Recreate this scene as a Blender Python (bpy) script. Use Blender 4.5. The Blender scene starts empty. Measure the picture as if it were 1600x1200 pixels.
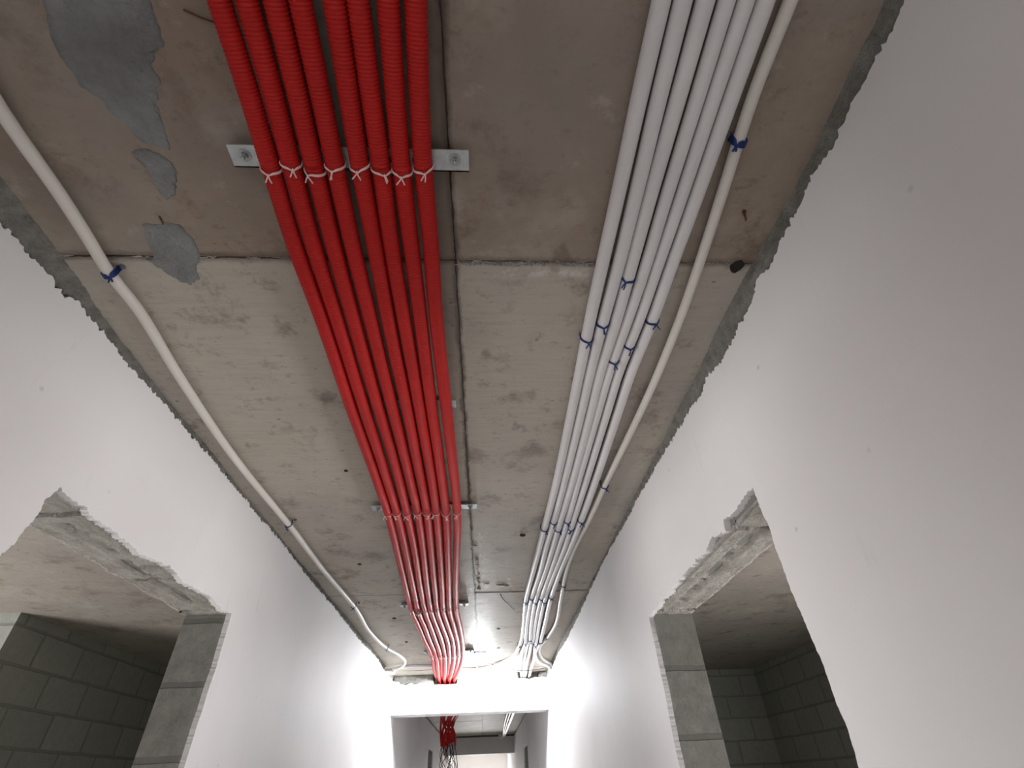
import bpy, math, random
from math import sin, cos, pi, radians
from mathutils import Vector, Matrix, noise
from mathutils.geometry import tessellate_polygon

scene = bpy.context.scene
C = scene.collection

# ------------------------------------------------------------------ camera
Z0 = 1.83                      # lens height above the floor; heights below are given from the lens
CEIL = 0.92                    # ceiling above the lens
def camera():
    yaw, pitch, roll = radians(4.0215), radians(39.25), radians(-2.688)
    fwd = Vector((sin(yaw)*cos(pitch), cos(yaw)*cos(pitch), sin(pitch)))
    right = Vector((cos(yaw), -sin(yaw), 0))
    up = right.cross(fwd)
    r = right*cos(roll) + up*sin(roll)
    u = -right*sin(roll) + up*cos(roll)
    cd = bpy.data.cameras.new('camera'); co = bpy.data.objects.new('camera', cd); C.objects.link(co)
    cd.sensor_width = 36; cd.lens = 770.18/1600*36; cd.clip_start = .01
    m = Matrix((r, u, -fwd)).transposed().to_4x4(); m.translation = Vector((0, 0, Z0))
    co.matrix_world = m
    scene.camera = co
camera()

# ------------------------------------------------------------------ world, daylight, fill lamps, exposure
scene.view_settings.view_transform = 'Standard'
scene.view_settings.look = 'None'
scene.view_settings.gamma = 1
scene.view_settings.use_curve_mapping = False
scene.view_settings.exposure = 0.0

w = bpy.data.worlds.new('world'); scene.world = w; w.use_nodes = True
bg = w.node_tree.nodes['Background']; bg.inputs[0].default_value = (.80, .78, .80, 1); bg.inputs[1].default_value = .9

def area(name, loc, target, sx, sy, power, col):
    l = bpy.data.lights.new(name, 'AREA'); l.shape = 'RECTANGLE'; l.size = sx; l.size_y = sy
    l.energy = power; l.color = col
    o = bpy.data.objects.new(name, l); C.objects.link(o)
    o.location = loc
    d = Vector(target) - Vector(loc)
    o.rotation_euler = d.to_track_quat('-Z', 'Y').to_euler()
    return o
# daylight falling in through the windows of the two side rooms, plus an added fill lamp behind the camera
area('daylight_left_room', (-4.25, 1.7, 1.35), (0, 1.55, 2.35), 1.5, 1.3, 100, (1, .975, .965))
area('daylight_right_room', (2.9, 1.6, 1.35), (-.6, 1.5, 2.35), 1.5, 1.3, 74, (1, .975, .965))
area('fill_corridor', (-.15, -2.45, 1.2), (-.15, 1.0, 1.9), 1.4, 1.8, 10.5, (1, .95, .93))
# added lamp brightening the far end, behind an unseen made-up doorway
area('fill_far_end', (-.16, 18.2, 1.05), (-.16, 14.0, 1.9), .9, 1.9, 115, (1, .985, .975))

BULB = (-.07, 5.5, .775)       # lit bulb hanging at the far strut
BULB_STRENGTH = 2100

# ------------------------------------------------------------------ measured runs of the pipes (x, y, height from the lens)
RED = [
    [(-0.3769,0.2196,0.8805),(-0.3787,0.3192,0.8805),(-0.3842,0.4432,0.8805),(-0.3899,0.6169,0.8805),(-0.3879,0.8318,0.8805),(-0.3923,1.1613,0.8805),(-0.3924,1.4663,0.8805),(-0.3958,1.9216,0.8805),(-0.4138,2.3074,0.8805),(-0.4432,2.8821,0.8805),(-0.463,3.3318,0.8805),(-0.4587,3.6965,0.8805),(-0.4585,4.1127,0.8805),(-0.4501,4.67,0.876),(-0.486,5.412,0.878),(-0.4983,5.9,0.8926),(-0.498,6.4,0.86),(-0.643,8.6,0.885),(-0.7,9.3,0.825),(-0.716,9.55,0.71),(-0.703,9.7,0.544)],
    [(-0.3381,0.2183,0.8805),(-0.3406,0.3181,0.8805),(-0.3465,0.4424,0.8805),(-0.3524,0.6163,0.8805),(-0.3525,0.8315,0.8805),(-0.3548,1.1616,0.8805),(-0.3551,1.4671,0.8805),(-0.3596,1.923,0.8805),(-0.3739,2.3096,0.8805),(-0.4028,2.8853,0.8805),(-0.4234,3.3357,0.8805),(-0.4191,3.701,0.8805),(-0.4207,4.1176,0.8805),(-0.4171,4.6751,0.876),(-0.4483,5.3439,0.866),(-0.4732,5.9,0.8689),(-0.473,6.4,0.86),(-0.603,8.6,0.885),(-0.67,9.3,0.824),(-0.619,9.55,0.7),(-0.612,9.7,0.534)],
    [(-0.2982,0.2171,0.8805),(-0.3014,0.317,0.8805),(-0.3071,0.4415,0.8805),(-0.3122,0.6157,0.8805),(-0.3132,0.8313,0.8805),(-0.3144,1.1619,0.8805),(-0.3123,1.468,0.8805),(-0.3195,1.9246,0.8805),(-0.3323,2.3119,0.8805),(-0.364,2.8885,0.8805),(-0.3817,3.3398,0.8805),(-0.3793,3.7056,0.8805),(-0.378,4.1233,0.8805),(-0.3814,4.6807,0.876),(-0.423,5.4239,0.878),(-0.4506,5.9,0.8911),(-0.451,6.4,0.86),(-0.563,8.6,0.885),(-0.641,9.3,0.823),(-0.522,9.55,0.684),(-0.523,9.7,0.593)],
    [(-0.2628,0.2159,0.8805),(-0.2652,0.316,0.8805),(-0.2693,0.4406,0.8805),(-0.2738,0.6151,0.8805),(-0.2738,0.8311,0.8805),(-0.2738,1.1622,0.8805),(-0.2726,1.4688,0.8805),(-0.2767,1.9263,0.8805),(-0.2936,2.3141,0.8805),(-0.3268,2.8914,0.8805),(-0.3439,3.3435,0.8805),(-0.3394,3.7102,0.8805),(-0.334,4.1291,0.8805),(-0.3443,4.6865,0.876),(-0.3861,5.3556,0.866),(-0.4255,5.9,0.8674),(-0.425,6.4,0.86),(-0.524,8.6,0.885),(-0.611,9.3,0.822),(-0.685,9.55,0.72),(-0.671,9.7,0.51)],
    [(-0.2145,0.2144,0.8805),(-0.2192,0.3148,0.8805),(-0.225,0.4396,0.8805),(-0.2287,0.6144,0.8805),(-0.232,0.8308,0.8805),(-0.2313,1.1625,0.8805),(-0.2339,1.4696,0.8805),(-0.2389,1.9278,0.8805),(-0.2563,2.3162,0.8805),(-0.2859,2.8947,0.8805),(-0.3059,3.3473,0.8805),(-0.2993,3.7147,0.8805),(-0.2898,4.1349,0.8805),(-0.3098,4.6919,0.876),(-0.3597,5.4357,0.878),(-0.4028,5.9,0.8897),(-0.403,6.4,0.86),(-0.484,8.6,0.885),(-0.581,9.3,0.821),(-0.587,9.55,0.705),(-0.583,9.7,0.576)],
    [(-0.1815,0.2133,0.8805),(-0.1847,0.3138,0.8805),(-0.1875,0.4388,0.8805),(-0.1927,0.6139,0.8805),(-0.1939,0.8306,0.8805),(-0.1942,1.1628,0.8805),(-0.195,1.4703,0.8805),(-0.201,1.9293,0.8805),(-0.2173,2.3183,0.8805),(-0.2449,2.898,0.8805),(-0.2679,3.3511,0.8805),(-0.2591,3.7193,0.8805),(-0.2503,4.1401,0.8805),(-0.2724,4.6977,0.876),(-0.3234,5.3673,0.866),(-0.3779,5.9,0.866),(-0.378,6.4,0.86),(-0.444,8.6,0.885),(-0.551,9.3,0.82),(-0.489,9.55,0.665),(-0.491,9.7,0.546)],
    [(-0.1379,0.2119,0.8805),(-0.144,0.3127,0.8805),(-0.1504,0.4379,0.8805),(-0.1532,0.6133,0.8805),(-0.1549,0.8303,0.8805),(-0.1589,1.163,0.8805),(-0.1581,1.4711,0.8805),(-0.1629,1.9308,0.8805),(-0.1797,2.3204,0.8805),(-0.2074,2.901,0.8805),(-0.2277,3.3551,0.8805),(-0.2188,3.7239,0.8805),(-0.2154,4.1447,0.8805),(-0.2323,4.704,0.876),(-0.296,5.4477,0.878),(-0.355,5.9,0.8882),(-0.355,6.4,0.86),(-0.404,8.6,0.885),(-0.521,9.3,0.82),(-0.65,9.55,0.678),(-0.643,9.7,0.55)],
    [(-0.0993,0.2107,0.8805),(-0.1057,0.3116,0.8805),(-0.1115,0.4371,0.8805),(-0.1123,0.6126,0.8805),(-0.1172,0.8301,0.8805),(-0.1159,1.1634,0.8805),(-0.1147,1.472,0.8805),(-0.1169,1.9326,0.8805),(-0.1375,2.3228,0.8805),(-0.1697,2.904,0.8805),(-0.1853,3.3592,0.8805),(-0.1784,3.7286,0.8805),(-0.1781,4.1496,0.8805),(-0.196,4.7097,0.876),(-0.2605,5.3791,0.866),(-0.3302,5.9,0.8645),(-0.33,6.4,0.86),(-0.364,8.6,0.885),(-0.492,9.3,0.819),(-0.554,9.55,0.685),(-0.553,9.7,0.585)],
]
WHITE = [
    [(0.2644,0.2121,0.902),(0.2637,0.3286,0.902),(0.2641,0.5034,0.902),(0.2635,0.6898,0.902),(0.2639,0.8479,0.902),(0.2671,1.045,0.902),(0.2695,1.2277,0.902),(0.273,1.6811,0.902),(0.2678,2.0612,0.902),(0.2631,2.3601,0.902),(0.2578,2.6789,0.902),(0.2498,3.1991,0.902),(0.2725,3.8176,0.902),(0.2839,4.3125,0.902),(0.2747,4.5298,0.9),(0.2326,4.934,0.9),(0.1241,5.2061,0.9),(-0.1182,5.4161,0.9),(-0.357,5.3092,0.9),(-0.7048,5.2167,0.9),(-0.9161,5.3096,0.885)],
    [(0.2968,0.2111,0.902),(0.2973,0.3277,0.902),(0.2998,0.5027,0.902),(0.3006,0.6893,0.902),(0.298,0.8477,0.902),(0.2968,1.045,0.902),(0.2997,1.228,0.902),(0.3027,1.6819,0.902),(0.3007,2.0625,0.902),(0.2947,2.3618,0.902),(0.2953,2.6814,0.902),(0.2829,3.2019,0.902),(0.2957,3.8202,0.902),(0.3174,4.3169,0.902),(0.32,4.4888,0.9),(0.3113,4.811,0.895),(0.3185,5.2755,0.885),(0.3688,5.85,0.8876),(0.321,8.6,0.855),(0.333,10.6,0.885),(0.366,13.15,0.869)],
    [(0.3308,0.21,0.902),(0.3304,0.3268,0.902),(0.3293,0.5021,0.902),(0.3303,0.6889,0.902),(0.3307,0.8475,0.902),(0.3256,1.045,0.902),(0.3295,1.2282,0.902),(0.3331,1.6827,0.902),(0.3293,2.0637,0.902),(0.3279,2.3636,0.902),(0.3241,2.6833,0.902),(0.311,3.2044,0.902),(0.3271,3.8237,0.902),(0.3509,4.3213,0.902),(0.3421,4.4224,0.9),(0.3439,4.7897,0.9),(0.3572,5.3118,0.89),(0.3887,5.85,0.887),(0.361,8.6,0.854),(0.37,10.6,0.883),(0.383,13.15,0.868)],
    [(0.3634,0.209,0.902),(0.3636,0.3259,0.902),(0.3627,0.5014,0.902),(0.3631,0.6885,0.902),(0.3597,0.8473,0.902),(0.3513,1.0451,0.902),(0.3527,1.2285,0.902),(0.3567,1.6833,0.902),(0.3609,2.0651,0.902),(0.3573,2.3652,0.902),(0.3529,2.6853,0.902),(0.3432,3.2072,0.902),(0.355,3.8268,0.902),(0.3767,4.3247,0.902),(0.3717,4.4726,0.9),(0.379,4.9024,0.895),(0.3798,5.2862,0.885),(0.4086,5.85,0.8864),(0.4,8.6,0.853),(0.408,10.6,0.882),(0.4,13.15,0.868)],
    [(0.3926,0.208,0.902),(0.3924,0.3251,0.902),(0.3926,0.5008,0.902),(0.3909,0.6882,0.902),(0.3892,0.8472,0.902),(0.3798,1.0451,0.902),(0.3821,1.2287,0.902),(0.3871,1.6841,0.902),(0.3875,2.0662,0.902),(0.3867,2.3668,0.902),(0.3775,2.6869,0.902),(0.3684,3.2094,0.902),(0.3842,3.8301,0.902),(0.4052,4.3285,0.902),(0.4092,4.5487,0.9),(0.4358,5.0518,0.895),(0.4359,5.3921,0.885),(0.4484,5.85,0.8852),(0.42,8.6,0.852),(0.427,10.6,0.882),(0.408,13.15,0.867)],
    [(0.4224,0.2071,0.902),(0.4225,0.3243,0.902),(0.4233,0.5002,0.902),(0.4223,0.6878,0.902),(0.4225,0.8469,0.902),(0.4148,1.0452,0.902),(0.4176,1.229,0.902),(0.4227,1.6851,0.902),(0.4214,2.0676,0.902),(0.4154,2.3683,0.902),(0.4056,2.6888,0.902),(0.4048,3.2126,0.902),(0.4263,3.8348,0.902),(0.439,4.3329,0.902),(0.4478,4.4368,0.9),(0.4313,4.6248,0.9),(0.4325,4.8564,0.895),(0.4877,5.1211,0.885),(0.5841,5.3218,0.885),(0.6929,5.4709,0.885)],
    [(0.4607,0.2059,0.902),(0.4601,0.3233,0.902),(0.4732,0.4992,0.902),(0.4859,0.687,0.902),(0.493,0.8465,0.902),(0.4945,1.0453,0.902),(0.49,1.2297,0.902),(0.4684,1.6863,0.902),(0.4554,2.0691,0.902),(0.4394,2.3696,0.902),(0.4382,2.691,0.902),(0.4698,3.2183,0.902),(0.5063,3.8438,0.902),(0.4781,4.3381,0.902),(0.4592,4.5082,0.9),(0.4663,4.782,0.9),(0.5251,5.0663,0.895),(0.6091,5.2613,0.89),(0.7071,5.3752,0.885)],
]
LEFT_PIPE = [
    [(-0.7858,0.2448,0.9),(-0.8014,0.3761,0.9),(-0.8037,0.5236,0.9),(-0.8088,0.6066,0.9),(-0.8184,0.7156,0.9),(-0.8133,0.816,0.9),(-0.8335,1.0622,0.9),(-0.851,1.4771,0.9),(-0.8363,2.0627,0.9),(-0.8343,2.5905,0.9),(-0.812,3.3143,0.9),(-0.8325,3.862,0.9),(-0.7983,4.4245,0.9),(-0.7289,4.7032,0.895),(-0.7113,4.9498,0.89),(-0.7742,5.1768,0.885),(-0.8869,5.3166,0.88)],
]
PIPE_TIES = [
    [(0.259,0.9118),(0.2662,2.1329),(0.2446,3.2571),(0.271,4.4694)],
    [(0.2995,0.8587),(0.2989,2.0576),(0.2754,3.1784),(0.3144,4.4058)],
    [(0.3231,0.7143),(0.3254,2.1428),(0.3096,3.2631),(0.3382,4.2968)],
    [(0.3555,0.9967),(0.3493,2.053),(0.3283,3.1965),(0.3651,4.3899)],
    [(0.3814,0.9381),(0.3824,2.1311),(0.3585,3.2676),(0.4038,4.4881)],
    [(0.4145,0.847),(0.4169,2.0491),(0.3939,3.1756),(0.4418,4.3777)],
    [(0.4642,0.3994),(0.4656,1.7327),(0.4466,2.9543),(0.4712,4.2492)],
    [(-0.8114,0.713),(-0.8252,2.0352),(-0.7984,3.2564),(-0.7933,4.4344)],
]

# ------------------------------------------------------------------ helpers
def prop(o, label=None, cat=None, group=None, kind=None):
    for k, v in (('label', label), ('category', cat), ('group', group), ('kind', kind)):
        if v: o[k] = v
    return o
def obj(name, verts, faces, m, parent=None, smooth=False, off=None):
    me = bpy.data.meshes.new(name)
    me.from_pydata([tuple(v) for v in verts], [], faces); me.update()
    if m: me.materials.append(m)
    if smooth: me.polygons.foreach_set('use_smooth', [True]*len(me.polygons))
    o = bpy.data.objects.new(name, me); C.objects.link(o)
    if parent: o.parent = parent
    return o
def empty(name, loc, label, cat, group=None):
    o = bpy.data.objects.new(name, None); C.objects.link(o); o.location = loc
    o.empty_display_size = .02
    return prop(o, label, cat, group)
class MB:
    def __init__(s): s.v = []; s.f = []
    def add(s, v, f):
        n = len(s.v); s.v += [tuple(p) for p in v]; s.f += [tuple(i+n for i in q) for q in f]; return s
    def box(s, a, b):
        x0, y0, z0 = a; x1, y1, z1 = b
        return s.add([(x0,y0,z0),(x1,y0,z0),(x1,y1,z0),(x0,y1,z0),(x0,y0,z1),(x1,y0,z1),(x1,y1,z1),(x0,y1,z1)],
            [(0,3,2,1),(4,5,6,7),(0,1,5,4),(1,2,6,5),(2,3,7,6),(3,0,4,7)])
    def prism(s, loops, to3, d0, d1):
        """extrude a 2-D outline (first loop) with holes (other loops) from depth d0 to d1; to3(u, v, d) -> xyz"""
        tris = tessellate_polygon([[Vector((u, v, 0)) for u, v in L] for L in loops])
        flat = [p for L in loops for p in L]; n = len(flat)
        vs = [to3(u, v, d0) for u, v in flat] + [to3(u, v, d1) for u, v in flat]
        fs = [tuple(t) for t in tris] + [tuple(i+n for i in reversed(t)) for t in tris]
        k = 0
        for L in loops:
            m = len(L)
            for i in range(m):
                a, b = k+i, k+(i+1) % m
                fs.append((a, b, b+n, a+n))
            k += m
        return s.add(vs, fs)
    def tube(s, pts, r, seg=12, cap=True, rfun=None):
        pts = [Vector(p) for p in pts]; n = len(pts)
        rings = []; up = None
        for i, p in enumerate(pts):
            t = (pts[min(i+1, n-1)] - pts[max(i-1, 0)]).normalized()
            if up is None:
                up = Vector((0, 0, 1)) if abs(t.z) < .9 else Vector((1, 0, 0))
            up = (up - t*up.dot(t)).normalized(); sd = t.cross(up)
            rr = rfun(i) if rfun else r
            rings.append([p + up*(rr*cos(2*pi*k/seg)) + sd*(rr*sin(2*pi*k/seg)) for k in range(seg)])
        v = [q for R_ in rings for q in R_]
        f = [(i*seg+k, i*seg+(k+1) % seg, (i+1)*seg+(k+1) % seg, (i+1)*seg+k) for i in range(n-1) for k in range(seg)]
        if cap:
            f.append(tuple(reversed(range(seg)))); f.append(tuple((n-1)*seg+k for k in range(seg)))
        return s.add(v, f)
    def lathe(s, prof, c, axis='z', seg=24):
        v = []
        for r, h in prof:
            for k in range(seg):
                a = 2*pi*k/seg
                q = {'z': (r*cos(a), r*sin(a), h), 'x': (h, r*cos(a), r*sin(a)), 'y': (r*cos(a), h, r*sin(a))}[axis]
                v.append((c[0]+q[0], c[1]+q[1], c[2]+q[2]))
        n = len(prof)
        f = [(i*seg+k, i*seg+(k+1) % seg, (i+1)*seg+(k+1) % seg, (i+1)*seg+k) for i in range(n-1) for k in range(seg)]
        f.append(tuple(range(seg))); f.append(tuple((n-1)*seg+k for k in range(seg)))
        return s.add(v, f)
    def build(s, name, m, parent=None, smooth=False, off=(0, 0, 0)):
        return obj(name, [(x-off[0], y-off[1], z-off[2]) for x, y, z in s.v], s.f, m, parent, smooth)
def up(p): return (p[0], p[1], p[2]+Z0)
def spline(P, step):
    """Catmull-Rom through P (centripetal spacing), resampled about every `step` metres"""
    P = [Vector(p) for p in P]
    P = [P[0]*2-P[1]] + P + [P[-1]*2-P[-2]]
    out = []
    for i in range(1, len(P)-2):
        p0, p1, p2, p3 = P[i-1:i+3]
        t0 = 0; t1 = t0+max((p1-p0).length, 1e-6)**.5; t2 = t1+max((p2-p1).length, 1e-6)**.5; t3 = t2+max((p3-p2).length, 1e-6)**.5
        L = (p2-p1).length; n = max(1, int(round(L/(step(p1.y) if callable(step) else step))))
        for k in range(n):
            t = t1+(t2-t1)*k/n
            A1 = p0*((t1-t)/(t1-t0))+p1*((t-t0)/(t1-t0)); A2 = p1*((t2-t)/(t2-t1))+p2*((t-t1)/(t2-t1)); A3 = p2*((t3-t)/(t3-t2))+p3*((t-t2)/(t3-t2))
            B1 = A1*((t2-t)/(t2-t0))+A2*((t-t0)/(t2-t0)); B2 = A2*((t3-t)/(t3-t1))+A3*((t-t1)/(t3-t1))
            out.append(B1*((t2-t)/(t2-t1))+B2*((t-t1)/(t2-t1)))
    out.append(P[-2])
    return out
def ragged(pts, step, amp, seed, closed=False):
    """densify an outline and give it a broken, crumbly edge"""
    rnd = random.Random(seed); out = []
    n = len(pts); seq = list(zip(pts, pts[1:]+(pts[:1] if closed else [])))
    if not closed: seq = list(zip(pts[:-1], pts[1:]))
    for (a, b) in seq:
        L = math.dist(a, b); m = max(1, int(L/step)); amp_ = amp*(.45 if abs(a[0]-b[0]) < .3*abs(a[1]-b[1]) and amp > .004 else 1)
        nx, ny = -(b[1]-a[1])/max(L, 1e-9), (b[0]-a[0])/max(L, 1e-9)
        for k in range(m):
            t = k/m; x = a[0]+(b[0]-a[0])*t; y = a[1]+(b[1]-a[1])*t
            d = amp_*(noise.noise((x*17+seed, y*17, 0))*1.1 + noise.noise((x*70, y*70+seed, 3))*1.0 + noise.noise((x*230, y*230+seed, 8))*.9 + rnd.uniform(-.3, .3))
            if k == 0: d *= .5
            out.append((x+nx*d, y+ny*d))
    if not closed: out.append(pts[-1])
    return out

# ------------------------------------------------------------------ materials
def mat(name):
    m = bpy.data.materials.new(name); m.use_nodes = True
    nt = m.node_tree; b = nt.nodes['Principled BSDF']
    return m, nt, b
def N(nt, typ, **kw):
    n = nt.nodes.new(typ)
    for k, v in kw.items():
        if k.startswith('i_'):
            k = k[2:]; k = int(k) if k.isdigit() else k.replace('_', ' ')
            n.inputs[k].default_value = v
        else: setattr(n, k, v)
    return n
def lk(nt, a, b): nt.links.new(a, b)
def wpos(nt): return nt.nodes.new('ShaderNodeNewGeometry').outputs['Position']
def mapped(nt, src, scale, loc=(0, 0, 0)):
    m = N(nt, 'ShaderNodeMapping'); m.inputs['Scale'].default_value = scale; m.inputs['Location'].default_value = loc
    lk(nt, src, m.inputs['Vector']); return m.outputs[0]
def nz(nt, vec, scale, detail=4, rough=.6, lo=.35, hi=.65, dist=0):
    n = N(nt, 'ShaderNodeTexNoise', i_Scale=scale, i_Detail=detail, i_Roughness=rough, i_Distortion=dist)
    lk(nt, vec, n.inputs['Vector'])
    r = N(nt, 'ShaderNodeMapRange'); r.inputs[1].default_value = lo; r.inputs[2].default_value = hi
    lk(nt, n.outputs[0], r.inputs[0]); return r.outputs[0]
def mth(nt, op, a, b=None, c=None):
    n = N(nt, 'ShaderNodeMath', operation=op)
    for i, x in enumerate((a, b, c)):
        if x is None: continue
        if isinstance(x, (int, float)): n.inputs[i].default_value = x
        else: lk(nt, x, n.inputs[i])
    return n.outputs[0]
def mix(nt, fac, a, b, mode='MIX'):
    n = N(nt, 'ShaderNodeMix', data_type='RGBA', blend_type=mode)
    if isinstance(fac, (int, float)): n.inputs[0].default_value = fac
    else: lk(nt, fac, n.inputs[0])
    for i, x in ((6, a), (7, b)):
        if isinstance(x, tuple): n.inputs[i].default_value = (*x, 1)
        else: lk(nt, x, n.inputs[i])
    return n.outputs[2]
def bump(nt, b, h, strength=.3, dist=.01):
    n = N(nt, 'ShaderNodeBump', i_Strength=strength, i_Distance=dist); lk(nt, h, n.inputs['Height']); lk(nt, n.outputs[0], b.inputs['Normal'])
def simple(name, col, rough=.5, metal=0, spec=.5, var=.12, scale=30, b_=.1):
    m, nt, b = mat(name); p = wpos(nt)
    f = nz(nt, p, scale, 3)
    c = mix(nt, f, tuple(x*(1-var) for x in col), tuple(min(1, x*(1+var)) for x in col))
    lk(nt, c, b.inputs['Base Color']); b.inputs['Roughness'].default_value = rough; b.inputs['Metallic'].default_value = metal
    b.inputs['Specular IOR Level'].default_value = spec
    if b_: bump(nt, b, nz(nt, p, scale*6, 2), b_, .001)
    return m

def m_ceiling():
    m, nt, b = mat('cast_concrete'); p = wpos(nt)
    sx = N(nt, 'ShaderNodeSeparateXYZ'); lk(nt, p, sx.inputs[0]); X, Y = sx.outputs[0], sx.outputs[1]
    big = nz(nt, mapped(nt, p, (1, .8, 1), (3, 1, 0)), 2.2, 6, .62, .36, .66)
    fine = nz(nt, p, 26, 8, .72, .3, .72)
    grain = nz(nt, p, 150, 3, .6, .3, .7)
    c = mix(nt, big, (.255, .190, .147), (.375, .315, .258))
    c = mix(nt, mth(nt, 'MULTIPLY', fine, .55), c, (.245, .21, .178))
    # each formwork sheet left its own tone
    px = mth(nt, 'FLOOR', mth(nt, 'DIVIDE', mth(nt, 'ADD', X, 1.286), 1.22)); py = mth(nt, 'FLOOR', mth(nt, 'DIVIDE', mth(nt, 'SUBTRACT', Y, .683), 2.44))
    cv = N(nt, 'ShaderNodeCombineXYZ'); lk(nt, px, cv.inputs[0]); lk(nt, py, cv.inputs[1])
    wn = N(nt, 'ShaderNodeTexWhiteNoise', noise_dimensions='3D'); lk(nt, cv.outputs[0], wn.inputs[0])
    c = mix(nt, mth(nt, 'MULTIPLY', wn.outputs[0], .25), c, (.33, .315, .25))
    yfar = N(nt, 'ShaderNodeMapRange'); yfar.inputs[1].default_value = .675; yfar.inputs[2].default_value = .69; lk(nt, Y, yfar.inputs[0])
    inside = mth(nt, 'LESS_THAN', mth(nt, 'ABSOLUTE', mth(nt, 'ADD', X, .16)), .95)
    c = mix(nt, mth(nt, 'MULTIPLY', mth(nt, 'MULTIPLY', yfar.outputs[0], inside), .62), c, (.53, .50, .435))  # paler sheet tone past the near joint, lifted further to stand in for bounced light
    c = mix(nt, mth(nt, 'MULTIPLY', mth(nt, 'SUBTRACT', 1.0, inside), .45), c, (.36, .355, .335))
    # wood streaks across the sheet
    st = nz(nt, mapped(nt, p, (1.5, 16, 1)), 5, 5, .7, .45, .75)
    c = mix(nt, mth(nt, 'MULTIPLY', st, .22), c, (.20, .165, .135))
    # brown stains and pale bloom
    s1 = nz(nt, mapped(nt, p, (1, 1, 1), (7, 2, 0)), 5.5, 9, .74, .54, .66)
    c = mix(nt, mth(nt, 'MULTIPLY', s1, .55), c, (.125, .080, .054))
    s3 = nz(nt, mapped(nt, p, (1, 1.4, 1), (3, 5, 0)), 22, 8, .72, .57, .66)
    c = mix(nt, mth(nt, 'MULTIPLY', s3, .36), c, (.12, .082, .060))
    s5 = nz(nt, mapped(nt, p, (1, .8, 1), (2, 4, 0)), 9, 4, .55, .64, .72)
    c = mix(nt, mth(nt, 'MULTIPLY', s5, .5), c, (.10, .072, .055))
    s6 = nz(nt, mapped(nt, p, (1, 1, 1), (12, 4, 0)), 2.6, 3, .5, .5, .7)
    c = mix(nt, mth(nt, 'MULTIPLY', s6, .35), c, (.27, .25, .235))
    s4 = nz(nt, mapped(nt, p, (1, 1.2, 1), (8, 5, 0)), 13, 7, .68, .60, .70)
    c = mix(nt, mth(nt, 'MULTIPLY', s4, .4), c, (.47, .41, .36))
    s2 = nz(nt, mapped(nt, p, (1, 1, 1), (1, 9, 0)), 3.1, 6, .6, .57, .72)
    c = mix(nt, mth(nt, 'MULTIPLY', s2, .5), c, (.47, .43, .385))
    # lime bloom where the paste leaked beside the long joint
    def band(coord, a, b_, soft):
        m1 = N(nt, 'ShaderNodeMapRange'); m1.inputs[1].default_value = a; m1.inputs[2].default_value = a+soft; lk(nt, coord, m1.inputs[0])
        m2 = N(nt, 'ShaderNodeMapRange'); m2.inputs[1].default_value = b_; m2.inputs[2].default_value = b_-soft; lk(nt, coord, m2.inputs[0])
        return mth(nt, 'MULTIPLY', m1.outputs[0], m2.outputs[0])
    ln = nz(nt, mapped(nt, p, (1, .6, 1)), 30, 6, .7, .50, .58)
    for (xa, xb, ya, yb) in ((-.058, .02, 2.2, 3.12), (-.06, .17, 2.86, 3.05), (.0, .3, .70, .735)):
        c = mix(nt, mth(nt, 'MULTIPLY', mth(nt, 'MULTIPLY', ln, .75), mth(nt, 'MULTIPLY', band(X, xa, xb, .03), band(Y, ya, yb, .02))), c, (.66, .64, .60))
    # pits
    vo = N(nt, 'ShaderNodeTexVoronoi', i_Scale=14.0); lk(nt, mapped(nt, p, (1, 1.6, 1)), vo.inputs['Vector'])
    pit = N(nt, 'ShaderNodeMapRange'); pit.inputs[1].default_value = .10; pit.inputs[2].default_value = .045; lk(nt, vo.outputs['Distance'], pit.inputs[0])
    pm = mth(nt, 'MULTIPLY', pit.outputs[0], nz(nt, p, 6, 2, .5, .52, .56))
    c = mix(nt, mth(nt, 'MULTIPLY', pm, .7), c, (.10, .085, .07))
    # dirt gathered along the sheet joints
    wob = mth(nt, 'MULTIPLY', mth(nt, 'SUBTRACT', nz(nt, p, 9, 6, .7, .2, .8), .5), .02)
    def line(coord, at, w):
        d = mth(nt, 'ABSOLUTE', mth(nt, 'ADD', mth(nt, 'SUBTRACT', coord, at), wob))
        r = N(nt, 'ShaderNodeMapRange'); r.inputs[1].default_value = w; r.inputs[2].default_value = w*.15; lk(nt, d, r.inputs[0])
        return r.outputs[0]
    for co, at, w_, k in ((X, -.066, .012, .8), (Y, .683, .016, .7), (Y, 3.12, .016, .6), (Y, 5.56, .016, .5)):
        lm = mth(nt, 'MULTIPLY', line(co, at, w_), k)
        if co is Y: lm = mth(nt, 'MULTIPLY', lm, mth(nt, 'LESS_THAN', mth(nt, 'ABSOLUTE', mth(nt, 'ADD', X, .16)), .95))
        c = mix(nt, lm, c, (.085, .065, .05))
    # darker packing strip left of the long joint, over the first metres
    d = mth(nt, 'ABSOLUTE', mth(nt, 'ADD', mth(nt, 'SUBTRACT', X, -.098), mth(nt, 'MULTIPLY', wob, .5)))
    r = N(nt, 'ShaderNodeMapRange'); r.inputs[1].default_value = .034; r.inputs[2].default_value = .027; lk(nt, d, r.inputs[0])
    yn = N(nt, 'ShaderNodeMapRange'); yn.inputs[1].default_value = 1.6; yn.inputs[2].default_value = .9; lk(nt, Y, yn.inputs[0])
    c = mix(nt, mth(nt, 'MULTIPLY', mth(nt, 'MULTIPLY', r.outputs[0], yn.outputs[0]), .55), c, (.12, .085, .068))
    lk(nt, c, b.inputs['Base Color']); b.inputs['Specular IOR Level'].default_value = .22
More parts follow.
